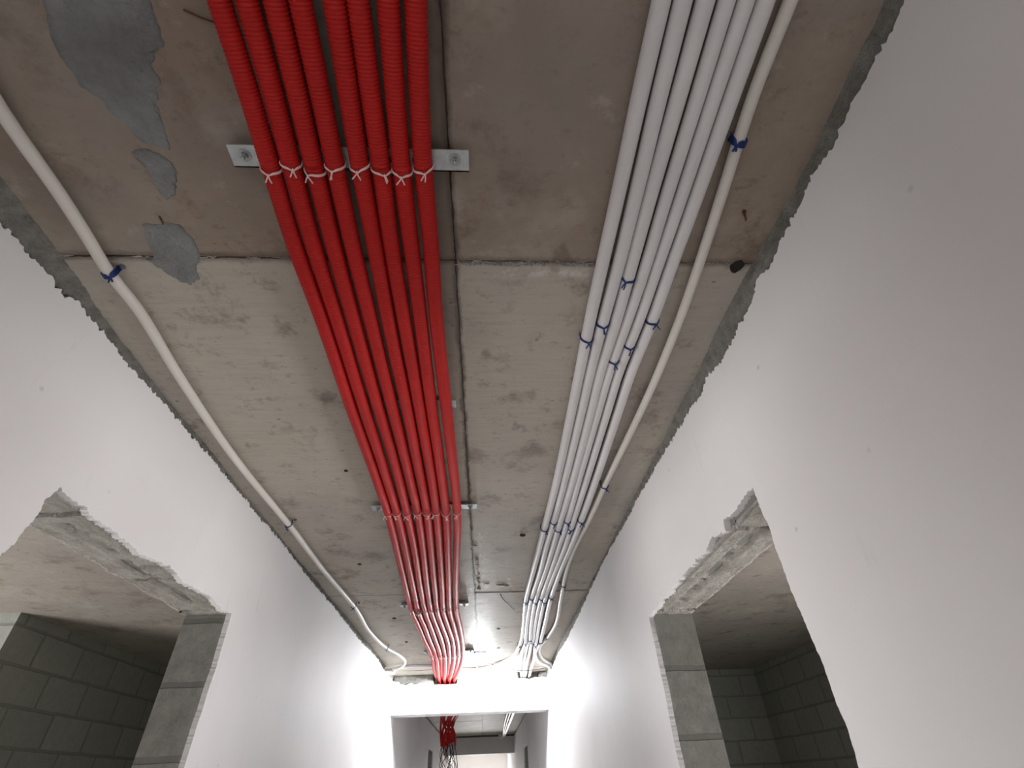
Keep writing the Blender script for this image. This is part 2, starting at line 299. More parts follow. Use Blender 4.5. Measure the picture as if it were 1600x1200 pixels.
    rr = N(nt, 'ShaderNodeMapRange'); rr.inputs[3].default_value = .50; rr.inputs[4].default_value = .72; lk(nt, fine, rr.inputs[0]); lk(nt, rr.outputs[0], b.inputs['Roughness'])
    h = mth(nt, 'ADD', mth(nt, 'MULTIPLY', fine, .5), mth(nt, 'MULTIPLY', grain, .25))
    h = mth(nt, 'SUBTRACT', h, pm)
    bump(nt, b, h, .35, .003)
    return m
def m_plaster():
    m, nt, b = mat('white_plaster'); p = wpos(nt)
    big = nz(nt, p, 1.6, 4, .5, .3, .7)
    c = mix(nt, big, (.74, .728, .730), (.80, .79, .79))
    sm = nz(nt, mapped(nt, p, (1, 3.5, 1), (2, 0, 5)), 4.0, 6, .7, .62, .75)
    c = mix(nt, mth(nt, 'MULTIPLY', sm, .30), c, (.58, .57, .57))
    vo = N(nt, 'ShaderNodeTexVoronoi', i_Scale=7.0); lk(nt, p, vo.inputs['Vector'])
    pit = N(nt, 'ShaderNodeMapRange'); pit.inputs[1].default_value = .05; pit.inputs[2].default_value = .02; lk(nt, vo.outputs['Distance'], pit.inputs[0])
    c = mix(nt, mth(nt, 'MULTIPLY', pit.outputs[0], .5), c, (.48, .47, .47))
    lk(nt, c, b.inputs['Base Color']); b.inputs['Roughness'].default_value = .62; b.inputs['Specular IOR Level'].default_value = .3
    h = mth(nt, 'ADD', nz(nt, p, 3, 5, .55, .2, .8), mth(nt, 'MULTIPLY', nz(nt, p, 60, 4, .6, .2, .8), .05))
    bump(nt, b, h, .25, .012)
    return m
def m_rough(name, c0, c1, dark, scale=14, bs=.8, bd=.006, rough=.9):
    m, nt, b = mat(name); p = wpos(nt)
    f = nz(nt, p, scale, 7, .7, .3, .7); g = nz(nt, p, scale*.35, 5, .6, .5, .72)
    c = mix(nt, f, c0, c1); c = mix(nt, mth(nt, 'MULTIPLY', g, .6), c, dark)
    lk(nt, c, b.inputs['Base Color']); b.inputs['Roughness'].default_value = rough; b.inputs['Specular IOR Level'].default_value = .2
    bump(nt, b, mth(nt, 'ADD', f, mth(nt, 'MULTIPLY', nz(nt, p, scale*6, 4), .35)), bs, bd)
    return m
def m_blocks(name, axis, c0, c1, cj, bw=.39, bh=.19, off=0, sp=.45):
    """block courses: axis is the horizontal axis the wall runs along"""
    m, nt, b = mat(name); p = wpos(nt)
    s = N(nt, 'ShaderNodeSeparateXYZ'); lk(nt, p, s.inputs[0])
    v = N(nt, 'ShaderNodeCombineXYZ'); lk(nt, s.outputs[axis], v.inputs[0])
    lk(nt, mth(nt, 'ADD', s.outputs[2], off), v.inputs[1])
    wob = N(nt, 'ShaderNodeTexNoise', i_Scale=7.0, i_Detail=3.0); lk(nt, p, wob.inputs['Vector'])
    vv = N(nt, 'ShaderNodeMix', data_type='VECTOR', i_0=.014); lk(nt, v.outputs[0], vv.inputs[4]); lk(nt, wob.outputs['Color'], vv.inputs[5])
    br = N(nt, 'ShaderNodeTexBrick', i_Scale=1.0, i_Mortar_Size=.010, i_Mortar_Smooth=.35, i_Brick_Width=bw, i_Row_Height=bh, i_Bias=0.0)
    br.inputs['Color1'].default_value = (*c0, 1); br.inputs['Color2'].default_value = (*c1, 1); br.inputs['Mortar'].default_value = (*cj, 1)
    lk(nt, vv.outputs[1], br.inputs['Vector'])
    f = nz(nt, p, 22, 7, .75, .3, .7)
    c = mix(nt, mth(nt, 'MULTIPLY', f, sp), br.outputs['Color'], tuple(x*.62 for x in c0))
    lk(nt, c, b.inputs['Base Color']); b.inputs['Roughness'].default_value = .92; b.inputs['Specular IOR Level'].default_value = .15
    bump(nt, b, mth(nt, 'SUBTRACT', mth(nt, 'MULTIPLY', f, .5), br.outputs['Fac']), .7, .006)
    return m
def m_plastic(name, col, rough, var=.1, dust=None, spec=.33):
    m, nt, b = mat(name); p = wpos(nt)
    c = mix(nt, nz(nt, p, 5, 4, .6, .3, .7), tuple(x*(1-var) for x in col), tuple(min(1, x*(1+var)) for x in col))
    if dust: c = mix(nt, mth(nt, 'MULTIPLY', nz(nt, mapped(nt, p, (6, 1, 6)), 9, 6, .7, .5, .75), .25), c, dust)
    lk(nt, c, b.inputs['Base Color']); b.inputs['Roughness'].default_value = rough
    b.inputs['Specular IOR Level'].default_value = spec
    return m
M = {
 'ceiling': m_ceiling(), 'plaster': m_plaster(),
 'mortar': m_rough('grey_mortar', (.17, .165, .15), (.34, .33, .30), (.13, .105, .085), 24, 1, .008),
 'patch': m_rough('patching_mortar', (.17, .175, .17), (.30, .31, .305), (.10, .085, .075), 9, .9, .008),
 'lintel': m_rough('lintel_concrete', (.30, .28, .25), (.48, .46, .42), (.15, .13, .11), 11, 1, .008),
 'core': m_blocks('block_reveal', 0, (.31, .305, .28), (.37, .365, .34), (.22, .215, .20), bw=5, bh=.2, off=.085, sp=.8),
 'room_y': m_blocks('block_wall_along', 1, (.37, .385, .35), (.44, .455, .41), (.29, .30, .27)),
 'room_x': m_blocks('block_wall_across', 0, (.37, .385, .35), (.44, .455, .41), (.29, .30, .27)),
 'floor': m_rough('dusty_floor', (.52, .50, .47), (.62, .60, .57), (.42, .40, .38), 5, .3, .003),
 'red': m_plastic('red_conduit_plastic', (.46, .014, .012), .50, .10, spec=.2),
 'white': m_plastic('white_pipe_plastic', (.70, .685, .69), .34, .04, (.52, .50, .47)),
 'cream': m_plastic('cream_pipe_plastic', (.66, .63, .58), .45, .04, (.50, .46, .40)),
 'zinc': simple('galvanised_steel', (.50, .535, .55), .42, .6, .5, .12, 60, .15),
 'boltzinc': simple('zinc_bolt', (.38, .40, .41), .3, .9, .5, .1, 90, .05),
 'dark': simple('dark_gap', (.03, .026, .024), .9, 0, .1),
 'rust': simple('rusty_steel', (.12, .045, .02), .8, .3, .3, .3, 200),
 'wire': simple('grey_wire', (.10, .10, .11), .5, .4),
 'bluewire': m_plastic('blue_insulated_wire', (.009, .028, .15), .4, .1),
 'pinkwire': m_plastic('white_tie_wire', (.80, .62, .60), .4, .05),
 'blackcable': m_plastic('black_cable', (.02, .018, .02), .5),
 'socket': m_plastic('lamp_socket_plastic', (.62, .62, .60), .4),
}
def m_bulb():
    m, nt, b = mat('lit_bulb_glass')
    b.inputs['Base Color'].default_value = (1, 1, 1, 1)
    b.inputs['Emission Color'].default_value = (.93, .97, 1, 1); b.inputs['Emission Strength'].default_value = BULB_STRENGTH
    return m
M['bulb'] = m_bulb()

# ------------------------------------------------------------------ the shell
XR, XL = .640, -.950           # faces of the block walls; plaster stands 18 mm proud
PR, PL = .622, -.932
TH = .15
YB = 5.82                      # raw face of the cross beam
END = 13.5
BT = CEIL+.003

# ceiling: slab with the imprint of 1.22 x 2.44 m formwork sheets
mb = MB(); mb.box((-4.45, -2.6, Z0+CEIL+.006), (3.25, 18.2, Z0+CEIL+.2))
xs = [-4.40, -1.286, -.066, 1.154, 3.2]; ys = [-2.55, -1.757, .683, 3.123, 5.563, 8.0, 10.44, 12.88, 15.3, 18.1]
sheet = random.Random(5)
for i in range(len(xs)-1):
    for j in range(len(ys)-1):
        if i in (0, 3):
            if j == 0: mb.box((xs[i]+.0016, ys[0], Z0+CEIL), (xs[i+1]-.0016, ys[-1], Z0+CEIL+.0075))
            continue
        g = .0016; x0, x1, y0, y1 = xs[i]+g, xs[i+1]-g, ys[j]+g, ys[j+1]-g
        lv = {(1, 1): 0, (2, 1): -.0022, (1, 2): -.001, (2, 2): .0008, (1, 3): .001, (2, 3): -.001}.get((i, j), sheet.uniform(-.0015, .001))
        near = -1.4 < x0 < 1.2 and y0 < 6
        out = [(x0, y0), (x1, y0), (x1, y1), (x0, y1)]
        out = ragged(out, .012 if near else .3, .0016 if near else 0, i*7+j, True)
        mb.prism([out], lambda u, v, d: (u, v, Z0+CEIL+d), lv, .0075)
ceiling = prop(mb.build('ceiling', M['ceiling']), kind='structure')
# fins of cement paste squeezed through the joints
fin = MB(); rnd = random.Random(11)
def fins(p, q, n, hmin, hmax, w):
    for k in range(n):
        t = rnd.random(); L = rnd.uniform(.01, .05)
        x = p[0]+(q[0]-p[0])*t; y = p[1]+(q[1]-p[1])*t
        dx, dy = (q[0]-p[0]), (q[1]-p[1]); l = math.hypot(dx, dy); dx /= l; dy /= l
        pts = []; m = 6
        for s in range(m+1):
            pts.append((x+dx*L*(s/m-.5)-dy*rnd.uniform(-w, w), y+dy*L*(s/m-.5)+dx*rnd.uniform(-w, w), Z0+CEIL-rnd.uniform(hmin, hmax)))
        fin.tube(pts, .0016, 6, rfun=lambda i, a=rnd.uniform(.0007, .0020): a*(.4+.6*sin(pi*(i+.5)/(m+1))))
fins((-.060, .1), (-.060, 3.1), 22, 0, .0006, .002)
fins((-.05, .692), (.40, .692), 46, .0002, .0012, .007)
fins((-.05, 2.35), (-.038, 3.05), 12, 0, .0008, .012)
fins((-.02, 2.95), (.15, 3.0), 8, 0, .0010, .016)
fins((-.9, .683), (-.1, .683), 14, 0, .0004, .002)
fins((-.05, .683), (.6, .683), 20, 0, .0008, .003)
fin.build('cement_fin', M['lintel'], ceiling, True)

# patching mortar smeared on the slab
PATCH = [
 [(-0.63,0.10),(-0.651,0.245),(-0.668,0.278),(-0.67,0.304),(-0.665,0.336),(-0.666,0.346),(-0.649,0.36),(-0.638,0.385),(-0.623,0.416),(-0.607,0.438),(-0.573,0.449),(-0.562,0.404),(-0.557,0.373),(-0.532,0.333),(-0.536,0.309),(-0.501,0.278),(-0.496,0.241),(-0.481,0.10)],
 [(-0.643,0.454),(-0.631,0.474),(-0.633,0.512),(-0.631,0.545),(-0.603,0.538),(-0.578,0.492),(-0.582,0.467),(-0.607,0.45)],
 [(-0.701,0.603),(-0.715,0.649),(-0.718,0.682),(-0.742,0.691),(-0.719,0.725),(-0.697,0.752),(-0.677,0.77),(-0.643,0.742),(-0.642,0.724),(-0.617,0.672),(-0.615,0.632),(-0.627,0.602),(-0.655,0.595)]]
for k, P_ in enumerate(PATCH):
    cx = sum(p[0] for p in P_)/len(P_); cy = sum(p[1] for p in P_)/len(P_)
    out = ragged(P_, .006, .0055, 40+k, True)
    n = len(out); mb = MB(); vs = []
    R_ = 7
    for r in range(R_+1):
        s = 1-r/R_*.97
        for (x, y) in out:
            X, Y = cx+(x-cx)*s, cy+(y-cy)*s
            h = .0005 if r == 0 else .0026+.0024*noise.noise((X*14, Y*14, k))+.001*noise.noise((X*60, Y*60, k))
            vs.append((X, Y, Z0+CEIL-max(h, .0003)))
    fs = [(r*n+i, r*n+(i+1) % n, (r+1)*n+(i+1) % n, (r+1)*n+i) for r in range(R_) for i in range(n)]
    fs.append(tuple(R_*n+i for i in range(n)))
    vs += [(x, y, Z0+CEIL+.006) for x, y in out]; b0 = (R_+1)*n
    fs += [(i, (i+1) % n, b0+(i+1) % n, b0+i) for i in range(n)]
    mb.add(vs, fs).build('mortar_patch', M['patch'], ceiling, True)
# plugged tie holes in the slab
for (x, y, r) in ((.095, 4.003, .014), (.108, 4.655, .014), (-.623, 3.64, .012), (-.628, 4.343, .012), (-.649, 2.585, .010), (-.205, 1.712, .009), (-.51, 1.62, .007), (.42, 3.5, .010), (.585, .690, .016), (.175, 2.25, .013)):
    k = 14; pts = [(x+r*(1+.25*noise.noise((a*3, x*9, y)))*cos(2*pi*a/k), y+r*(1+.25*noise.noise((a*3, y*9, x)))*sin(2*pi*a/k)*1.1) for a in range(k)]
    MB().prism([pts], lambda u, v, d: (u, v, Z0+CEIL+d), -.0028, .003).build('plug_hole', M['dark'], ceiling)

prop(MB().box((-4.45, -2.6, -.12), (3.25, 18.2, 0)).build('floor', M['floor']), kind='structure')

# door openings, as (y0, y1, head) with heights from the lens
DR = [(1.012, 1.992, .500), (9.15, 10.2, .505)]
DL = [(1.000, 1.985, .540), (9.98, 10.92, .545)]
def yz(u, v, d): return (d, u, v+Z0)
def xz(u, v, d): return (u, d, v+Z0)
def wall_loop(y0, y1, doors, top, floor=-Z0):
    L = [(y0, floor)]
    for a, b, h in doors: L += [(a, floor), (a, h), (b, h), (b, floor)]
    return L+[(y1, floor), (y1, top), (y0, top)]
wr = prop(MB().prism([wall_loop(-2.5, 18, DR, CEIL+.003)], yz, XR, XR+TH).build('wall_right', M['core']), kind='structure')
wl = prop(MB().prism([wall_loop(-2.5, 18, DL, CEIL+.003)], yz, XL, XL-TH).build('wall_left', M['core']), kind='structure')

PR_TOP = [(-2.5,.88),(-1,.875),(-.2,.88),(0.1,.881),(0.18,0.879),(0.211,0.877),(0.298,0.872),(0.311,0.879),(0.349,0.873),(0.409,0.87),(0.469,0.877),(0.532,0.868),(0.576,0.866),(0.667,0.866),(0.705,0.881),(0.728,0.863),(0.847,0.846),(0.931,0.848),(1.035,0.869),(1.125,0.859),(1.298,0.875),(1.518,0.886),(1.792,0.895),(2.028,0.892),(2.371,0.905),(2.734,0.902),(3.028,0.894),(3.494,0.875),(4.181,0.865),(4.737,0.878),(5.299,0.853),(5.80,.862)]
PL_TOP = [(-2.5,.88),(-.5,.885),(.3,.88),(0.583,0.874),(0.599,0.885),(0.65,0.879),(0.683,0.88),(0.72,0.888),(0.758,0.88),(0.801,0.9),(0.835,0.891),(0.859,0.9),(0.905,0.896),(0.948,0.899),(0.966,0.89),(1.027,0.895),(1.071,0.896),(1.161,0.9),(1.294,0.903),(1.501,0.902),(1.669,0.9),(1.774,0.903),(1.967,0.9),(2.175,0.905),(2.345,0.902),(2.575,0.897),(2.834,0.891),(3.269,0.897),(3.599,0.89),(4.056,0.882),(4.772,0.898),(5.216,0.871),(5.80,.866)]
def door_edge(pts, seed, amp=.004, step=.005): return ragged(pts, step, amp, seed)
R_DOOR = [(1.020, -Z0), (1.022, 0), (1.010, .05), (1.012, .108), (1.009, .162), (1.016, .231), (1.021, .312), (1.018, .384), (1.012, .42), (1.018, .457), (1.017, .522),
          (1.061, .521), (1.143, .514), (1.200, .522), (1.208, .493), (1.293, .512), (1.357, .495), (1.505, .501), (1.692, .495), (1.847, .491), (1.919, .487), (1.997, .481),
          (1.990, .344), (1.986, .228), (1.992, .152), (1.988, .028), (1.99, -Z0)]
L_DOOR = [(.985, -Z0), (.980, .386), (.995, .407), (.998, .444), (1.008, .475), (1.002, .510), (1.021, .546),
          (1.049, .540), (1.126, .537), (1.312, .530), (1.354, .523), (1.511, .541), (1.599, .527), (1.783, .536), (1.894, .524), (1.974, .531),
          (1.981, .365), (1.975, .311), (1.972, .207), (1.968, .082), (1.97, -Z0)]
def plaster_side(name, parent, top, door, x0, x1, seed):
    k0 = [i for i, p in enumerate(door) if p[1] > -Z0][0]
    d = door_edge(door, seed, .0048)
    t = ragged(list(reversed(top)), .005, .0085, seed+3)
    loop = [(-2.5, -Z0)] + d + [(YB+.2, -Z0), (YB+.2, .583), (YB-.018, .583)] + t
    return MB().prism([loop], yz, x0, x1).build(name, M['plaster'], parent)
plaster_side('plaster', wr, PR_TOP, R_DOOR, PR, XR, 3)
plaster_side('plaster', wl, PL_TOP, L_DOOR, PL, XL, 9)
for par, x0, x1, (a, b, h), sd in ((wr, PR, XR, DR[1], 5), (wl, PL, XL, DL[1], 6)):
    loop = [(YB+.2, -Z0), (a+.01, -Z0)] + ragged([(a+.01, .2), (a+.01, h-.03), (a+.06, h-.005), (b-.06, h-.005), (b-.01, h-.03), (b-.01, .2)], .03, .008, sd) + [(b-.01, -Z0), (18, -Z0)] + ragged([(18, .885), (12, .885), (9, .88), (YB+.2, .885)], .04, .012, sd)
    MB().prism([loop], yz, x0, x1).build('plaster', M['plaster'], par)

# concrete lintels lying in the block walls over the near openings, with rough ledges on the underside
LEDGE = {1: ((.175, .022, .95), (.60, .014, .5), (.955, .014, 1)), 2: ((.13, .022, 1), (.50, .016, .45), (.60, .018, .8), (.85, .016, .5), (.955, .020, 1))}
def lintel(par, xa, xb, y0, y1, h, seed):
    n, m = 220, 16; vs = []; fs = []
    for i in range(n+1):
        for j in range(m+1):
            y = y0+(y1-y0)*i/n; x = xa+(xb-xa)*j/m
            s = .004*noise.noise((y*9, x*30, seed))+.002*noise.noise((y*40, x*60, seed))
            yy = (y-y0)/(y1-y0); xx = (x-xa)/(xb-xa)
            for yc, st, xl in LEDGE[seed]:
                if abs(yy-yc-.01*noise.noise((xx*3, yc*9, 1))) < .007 and xx < xl: s += st
                if yc < yy < yc+.12: s -= .003*(1-(yy-yc)/.12)
            if abs((x-xa)/(xb-xa)-.45-.12*noise.noise((y*5, seed, 0))) < .10 and .18 < (y-y0)/(y1-y0) < .85: s += .016*abs(noise.noise((y*7, x*9, seed+4)))+.003*noise.noise((y*50, x*50, 2))+.003
            e = .0 if 0 < j < m and 0 < i < n else -.002
            vs.append((x, y, h-.006+s+e+Z0))
    for i in range(n):
        for j in range(m): fs.append((i*(m+1)+j, i*(m+1)+j+1, (i+1)*(m+1)+j+1, (i+1)*(m+1)+j))
    k = len(vs); rim = [i*(m+1) for i in range(n+1)] + [n*(m+1)+j for j in range(1, m+1)] + [i*(m+1)+m for i in range(n-1, -1, -1)] + [j for j in range(m-1, 0, -1)]
    vs += [(vs[i][0], vs[i][1], h+.004+Z0) for i in rim]
    fs += [(rim[i], rim[(i+1) % len(rim)], k+(i+1) % len(rim), k+i) for i in range(len(rim))]
    obj('lintel', vs, fs, M['lintel'], par, True)
lintel(wr, XR-.001, XR+TH, *DR[0], 1)
lintel(wl, XL+.001, XL-TH, *DL[0], 2)

# crumbly mortar left in the corner between wall and ceiling
def fillet(name, x, s, top, lip, seed, y0=-.6, y1=5.8, big=()):
    """x: wall face, s: +1 when the room lies towards +x; lip(y): how far it reaches onto the ceiling"""
    n, m = 1500, 12; vs = []; fs = []
    def ztop(y):
        for a, b in zip(top[:-1], top[1:]):
            if a[0] <= y <= b[0]: return a[1]+(b[1]-a[1])*(y-a[0])/(b[0]-a[0])
        return .88
    for i in range(n+1):
        y = y0+(y1-y0)*(i/n)**1.35
        L = lip(y); zt = ztop(y)-.012
        for j in range(m+1):
            t = j/m
            # quarter curve from the plaster lip up to the slab
            px = s*(L*t**1.6); pz = zt+(CEIL+.002-zt)*(1-(1-t)**1.6)
            lump = (.5+.5*noise.noise((y*9, t*1.5, seed)))*.007 + .005*noise.noise((y*34, t*4, seed)) + .0035*noise.noise((y*75, t*9, seed)) + .0022*noise.noise((y*190, t*20, seed))
            for yc, w_, a in big: lump += a*math.exp(-((y-yc)/w_)**2)*sin(pi*min(1, t*.9+.1))
            lump *= sin(pi*min(1, t*.85+.15))
            vs.append((x+px+s*lump*.8, y, pz-lump*.6+Z0))
    for i in range(n):
        for j in range(m): fs.append((i*(m+1)+j, i*(m+1)+j+1, (i+1)*(m+1)+j+1, (i+1)*(m+1)+j))
    k = len(vs)
    vs += [(x-s*.004, vs[i*(m+1)][1], CEIL+.003+Z0) for i in range(n+1)]
    for i in range(n):
        fs.append((i*(m+1), (i+1)*(m+1), k+i+1, k+i)); fs.append((i*(m+1)+m, k+i, k+i+1, (i+1)*(m+1)+m))
    return prop(obj(name, vs, fs, M['mortar'], None, True), kind='structure')
fillet('trim_1', XR, -1, PR_TOP, lambda y: .022+.012*noise.noise((y*3, 1, 0)), 21, big=((.33, .05, .006), (.62, .07, .012), (.70, .05, .012), (1.9, .3, .004)))
fillet('trim_2', XL, 1, PL_TOP, lambda y: .020+.012*noise.noise((y*3, 7, 0))+(.03 if y < .75 else .03*math.exp(-(y-.75)*6)), 33, big=((.45, .12, .01),))

# cross beam with two chased holes for the pipes


def beam(name, y0, y1, holes):
    L = [(XL, .602), (XR, .602), (XR, BT)]
    for a, b, zb in reversed(holes): L += [(b, BT), (b, zb)] + ragged([(b, zb), (a, zb)], .02, .004, 4)[1:-1] + [(a, zb), (a, BT)]
    L += [(XL, BT)]
    return prop(MB().prism([L], xz, y0, y1).build(name, M['mortar']), kind='structure')
HOLES = [(-.535, -.292, .832), (.335, .545, .862)]
bm = beam('trim_3', YB, YB+.2, HOLES)
tl = ragged([(XR-.0, .860), (.56, .864), (.545, .856), (.335, .857), (.2, .85), (.0, .843), (-.2, .846), (-.27, .852), (-.30, .826), (-.53, .826), (-.56, .842), (-.78, .846), (-.86, .838), (-.88, .866), (XL+.018, .872)], .014, .008, 17)
MB().prism([[(XL+.018, .584), (PR, .584), (PR, .860)] + tl[1:]], xz, YB-.018, YB).box((PL, YB+.0005, .584+Z0), (PR, YB+.215, .6015+Z0)).box((PL, YB+.2005, .602+Z0), (PR, YB+.215, .88+Z0)).build('plaster', M['plaster'], bm)
# rough concrete haunches showing above the plaster of the beam
h = MB()
for (a, b, z0, seed) in ((-.94, -.54, .84, 1), (-.29, .33, .85, 2), (.55, .635, .86, 3)):
    n, m = 40, 8; vs = []; fs = []
    for i in range(n+1):
        for j in range(m+1):
            x = a+(b-a)*i/n; z = z0+(CEIL+.002-z0)*j/m
            edge = 0 if i in (0, n) or j in (0, m) else 1
            vs.append((x, YB-.004-edge*(.008+.010*noise.noise((x*7, z*12, seed))+.004*noise.noise((x*30, z*40, seed))), z+Z0))
    for i in range(n):
        for j in range(m): fs.append((i*(m+1)+j, i*(m+1)+j+1, (i+1)*(m+1)+j+1, (i+1)*(m+1)+j))
    k = len(vs); vs += [(a, YB+.01, z0+Z0), (b, YB+.01, z0+Z0), (b, YB+.01, CEIL+.002+Z0), (a, YB+.01, CEIL+.002+Z0)]
    h.add(vs, fs)
h.build('rough_concrete', M['mortar'], bm, True)
bm2 = beam('trim_4', END, END+.2, [])
MB().box((PL, END-.018, .58+Z0), (PR, END+.218, .602+Z0)).box((PL, END-.018, .602+Z0), (PR, END, .885+Z0)).build('plaster', M['plaster'], bm2)
prop(MB().prism([[(XL-TH, -Z0), (-.62, -Z0), (-.62, .22), (.30, .22), (.30, -Z0), (XR+TH, -Z0), (XR+TH, BT), (XL-TH, BT)]], xz, 18, 18.15).build('wall_back', M['plaster']), kind='structure')  # unseen doorway opening made up for the added far lamp

# side rooms: bare block walls
zt = Z0+CEIL+.003
wm = MB().box((-4.45, 3.28, 0), (-2.79, 6.3, zt)).build('wall_room_left_back', M['room_y'])
prop(wm, kind='structure')
prop(MB().box((-2.79, 6.15, 0), (XL-TH, 6.3, zt)).build('wall_room_left_far', M['room_x']), kind='structure')
prop(MB().box((XR+TH, 6.10, 0), (3.1, 6.25, zt)).build('wall_room_right_far', M['room_x']), kind='structure')
def windowed(name, x0, x1, y0, y1, wy0, wy1, wz0, wz1, m):
    L = [[(y0, -Z0), (y1, -Z0), (y1, CEIL+.003), (y0, CEIL+.003)], [(wy0, wz0-Z0), (wy0, wz1-Z0), (wy1, wz1-Z0), (wy1, wz0-Z0)]]
    return prop(MB().prism(L, yz, x0, x1).build(name, m), kind='structure')
windowed('wall_room_left_outer', -4.45, -4.30, -2.5, 3.28, .95, 2.45, .7, 2.0, M['room_y'])
windowed('wall_room_right_outer', 2.95, 3.10, -2.5, 6.10, .85, 2.35, .7, 2.0, M['room_y'])
prop(MB().box((-4.45, -2.6, 0), (XL-TH, -2.5, zt)).build('wall_room_left_near', M['room_x']), kind='structure')
prop(MB().box((XR+TH, -2.6, 0), (3.1, -2.5, zt)).build('wall_room_right_near', M['room_x']), kind='structure')

# ------------------------------------------------------------------ struts
NTH = ['leftmost', 'second from left', 'third from left', 'fourth from left', 'fifth from left', 'sixth from left', 'seventh from left', 'rightmost']
STRUT = [  # x0, x1, y centre, label
 (-.458, -.029, .447, 'nearest galvanised strut channel across the ceiling, behind the red conduits at the ribbed stretch'),
 (-.400, -.088, 1.195, 'short strut channel almost hidden above the red conduits, second from the near end'),
 (-.462, -.036, 1.895, 'galvanised strut channel behind the red conduits, midway along the corridor ceiling'),
 (-.532, -.109, 3.285, 'galvanised strut channel just past the far ceiling joint, behind the red conduits'),
 (-.520, -.100, 4.655, 'farthest strut channel over the red conduits, closest to the lit bulb')]
SF = CEIL-.021                 # underside of the struts
for (x0, x1, yc, lab) in STRUT:
    t = empty('strut_channel', (0, 0, 0), lab, 'metal bracket', 'strut channels carrying the red conduits')
    mb = MB(); hw = .0205
    holes = []
    x = x0+.085
    while x < x1-.07:
        k = 8; ro = .0058; ln = .010
        L = [(x+ln*(1 if cos(2*pi*(a+.5)/16) > 0 else -1)*.5+ro*cos(2*pi*(a+.5)/16), yc+ro*sin(2*pi*(a+.5)/16)) for a in range(16)]
        holes.append(L); x += .05
    mb.prism([[(x0, yc-hw), (x1, yc-hw), (x1, yc+hw), (x0, yc+hw)]]+holes, lambda u, v, d: (u, v, Z0+SF+d), 0, .0025)
    mb.box((x0, yc+hw-.0025, Z0+SF), (x1, yc+hw, Z0+CEIL+.001))
    mb.build('channel', M['zinc'], t)
    for bx in (x0+.026, x1-.026):
        w_ = MB().lathe([(.0115, 0), (.0115, -.0016), (.0060, -.0018)], (bx, yc-.002, Z0+SF), 'z', 24).build('washer', M['boltzinc'], t)
        b_ = MB(); hx = [(bx+.0072*cos(pi/3*a+.2), yc-.002+.0072*sin(pi/3*a+.2)) for a in range(6)]
        b_.prism([hx], lambda u, v, d: (u, v, Z0+SF+d), -.0075, -.0016)
        b_.lathe([(.0038, -.0075), (.0034, -.0125), (.0026, -.0132)], (bx, yc-.002, Z0+SF), 'z', 14)
        b_.build('bolt', M['boltzinc'], t)

# ------------------------------------------------------------------ red corrugated conduits
RR = .0173
for i, pts in enumerate(RED):
    P_ = [up(p) for p in pts]
    d = Vector(P_[0])-Vector(P_[1]); P_ = [tuple(Vector(P_[0])+d*4)] + P_
    rnd = random.Random(100+i)
    # a little sag and wander between the struts
    path = spline(P_, lambda y: .00115 if y < 1.1 else (.0046 if y < 3 else .02))
    q = []
    for p in path:
        w_ = min(1, max(0, (6-p.y)/2))
        sag = .0045*w_*(.5-.5*cos(2*pi*(p.y-.447)/1.41)) if p.y > .447 else .001
        q.append(Vector((p.x+.0012*noise.noise((p.y*2.2, i*5, 0))*w_, p.y, p.z-sag*(.5+.5*noise.noise((p.y, i*3, 2))))))
    s = 0; acc = [0]
    for a, b in zip(q[:-1], q[1:]): s += (b-a).length; acc.append(s)
    def rf(k, q=q, acc=acc):
        y = q[k].y
        a = .00085 if y < .6 else (.00085*max(.15, 1-(y-.6)*1.8))
        return RR-.0004 if y > 3 else RR-a+a*(cos(2*pi*acc[k]/.0058) if y < 1.1 else (.3*cos(k*pi)))
    MBx = MB().tube(q, RR, 18, rfun=rf)
    lab = {0: 'leftmost of the eight red corrugated conduits on the ceiling', 7: 'rightmost of the eight red corrugated conduits, beside the long ceiling joint'}.get(i,
        'red corrugated conduit under the corridor ceiling, %s of the eight' % NTH[i])
    o = MBx.build('corrugated_conduit', M['red'], None, True)
    prop(o, lab, 'conduit', 'eight red corrugated conduits running along the ceiling')
    # cables hanging out of the loose end in the far part of the corridor
    e = q[-1]
    for c_ in range(2):
        cp = [e+Vector((0, 0, .03)), e, e+Vector((rnd.uniform(-.03, .03), rnd.uniform(-.05, .05), -.12)), e+Vector((rnd.uniform(-.07, .07), rnd.uniform(-.08, .08), -.30)), e+Vector((rnd.uniform(-.09, .09), rnd.uniform(-.1, .1), -.5-.2*rnd.random()))]
        MB().tube(spline(cp, .03), .005, 6).build('cable', M['blackcable'] if (c_ or i % 3) else M['red'], o, True)

# ------------------------------------------------------------------ white pipes
def pipe(pts, r, m, name, label, group, start=None, clampx=None):
    P_ = [up(p) for p in pts]
    if clampx: P_ = [(min(p[0], clampx), p[1], p[2]) for p in P_]
    d = Vector(P_[0])-Vector(P_[1]); P_ = [tuple(Vector(P_[0])+d*3)] + P_
    path = spline(P_, .03)
    return prop(MB().tube(path, r, 20).build(name, m, None, True), label, 'pipe', group)
WR = .0148
WG = 'white plastic pipes running along the right of the ceiling'
wlab = ['leftmost white pipe of the bundle, bending left along the beam past the bulb',
 'second white pipe from the left in the bundle of six',
 'third white pipe from the left in the bundle of six',
 'fourth white pipe from the left in the bundle of six',
 'fifth white pipe from the left in the bundle of six',
 'rightmost of the six bundled white pipes, curving into the right wall by the beam']
for i in range(6):
    pipe(WHITE[i], WR-(.0012 if i in (3, 4) else 0), M['white'], 'plastic_pipe', wlab[i], WG, clampx=.636)
pipe(WHITE[6], .0112, M['cream'], 'plastic_pipe', 'thinner cream pipe running apart from the bundle, nearest the right wall', None, clampx=.636)
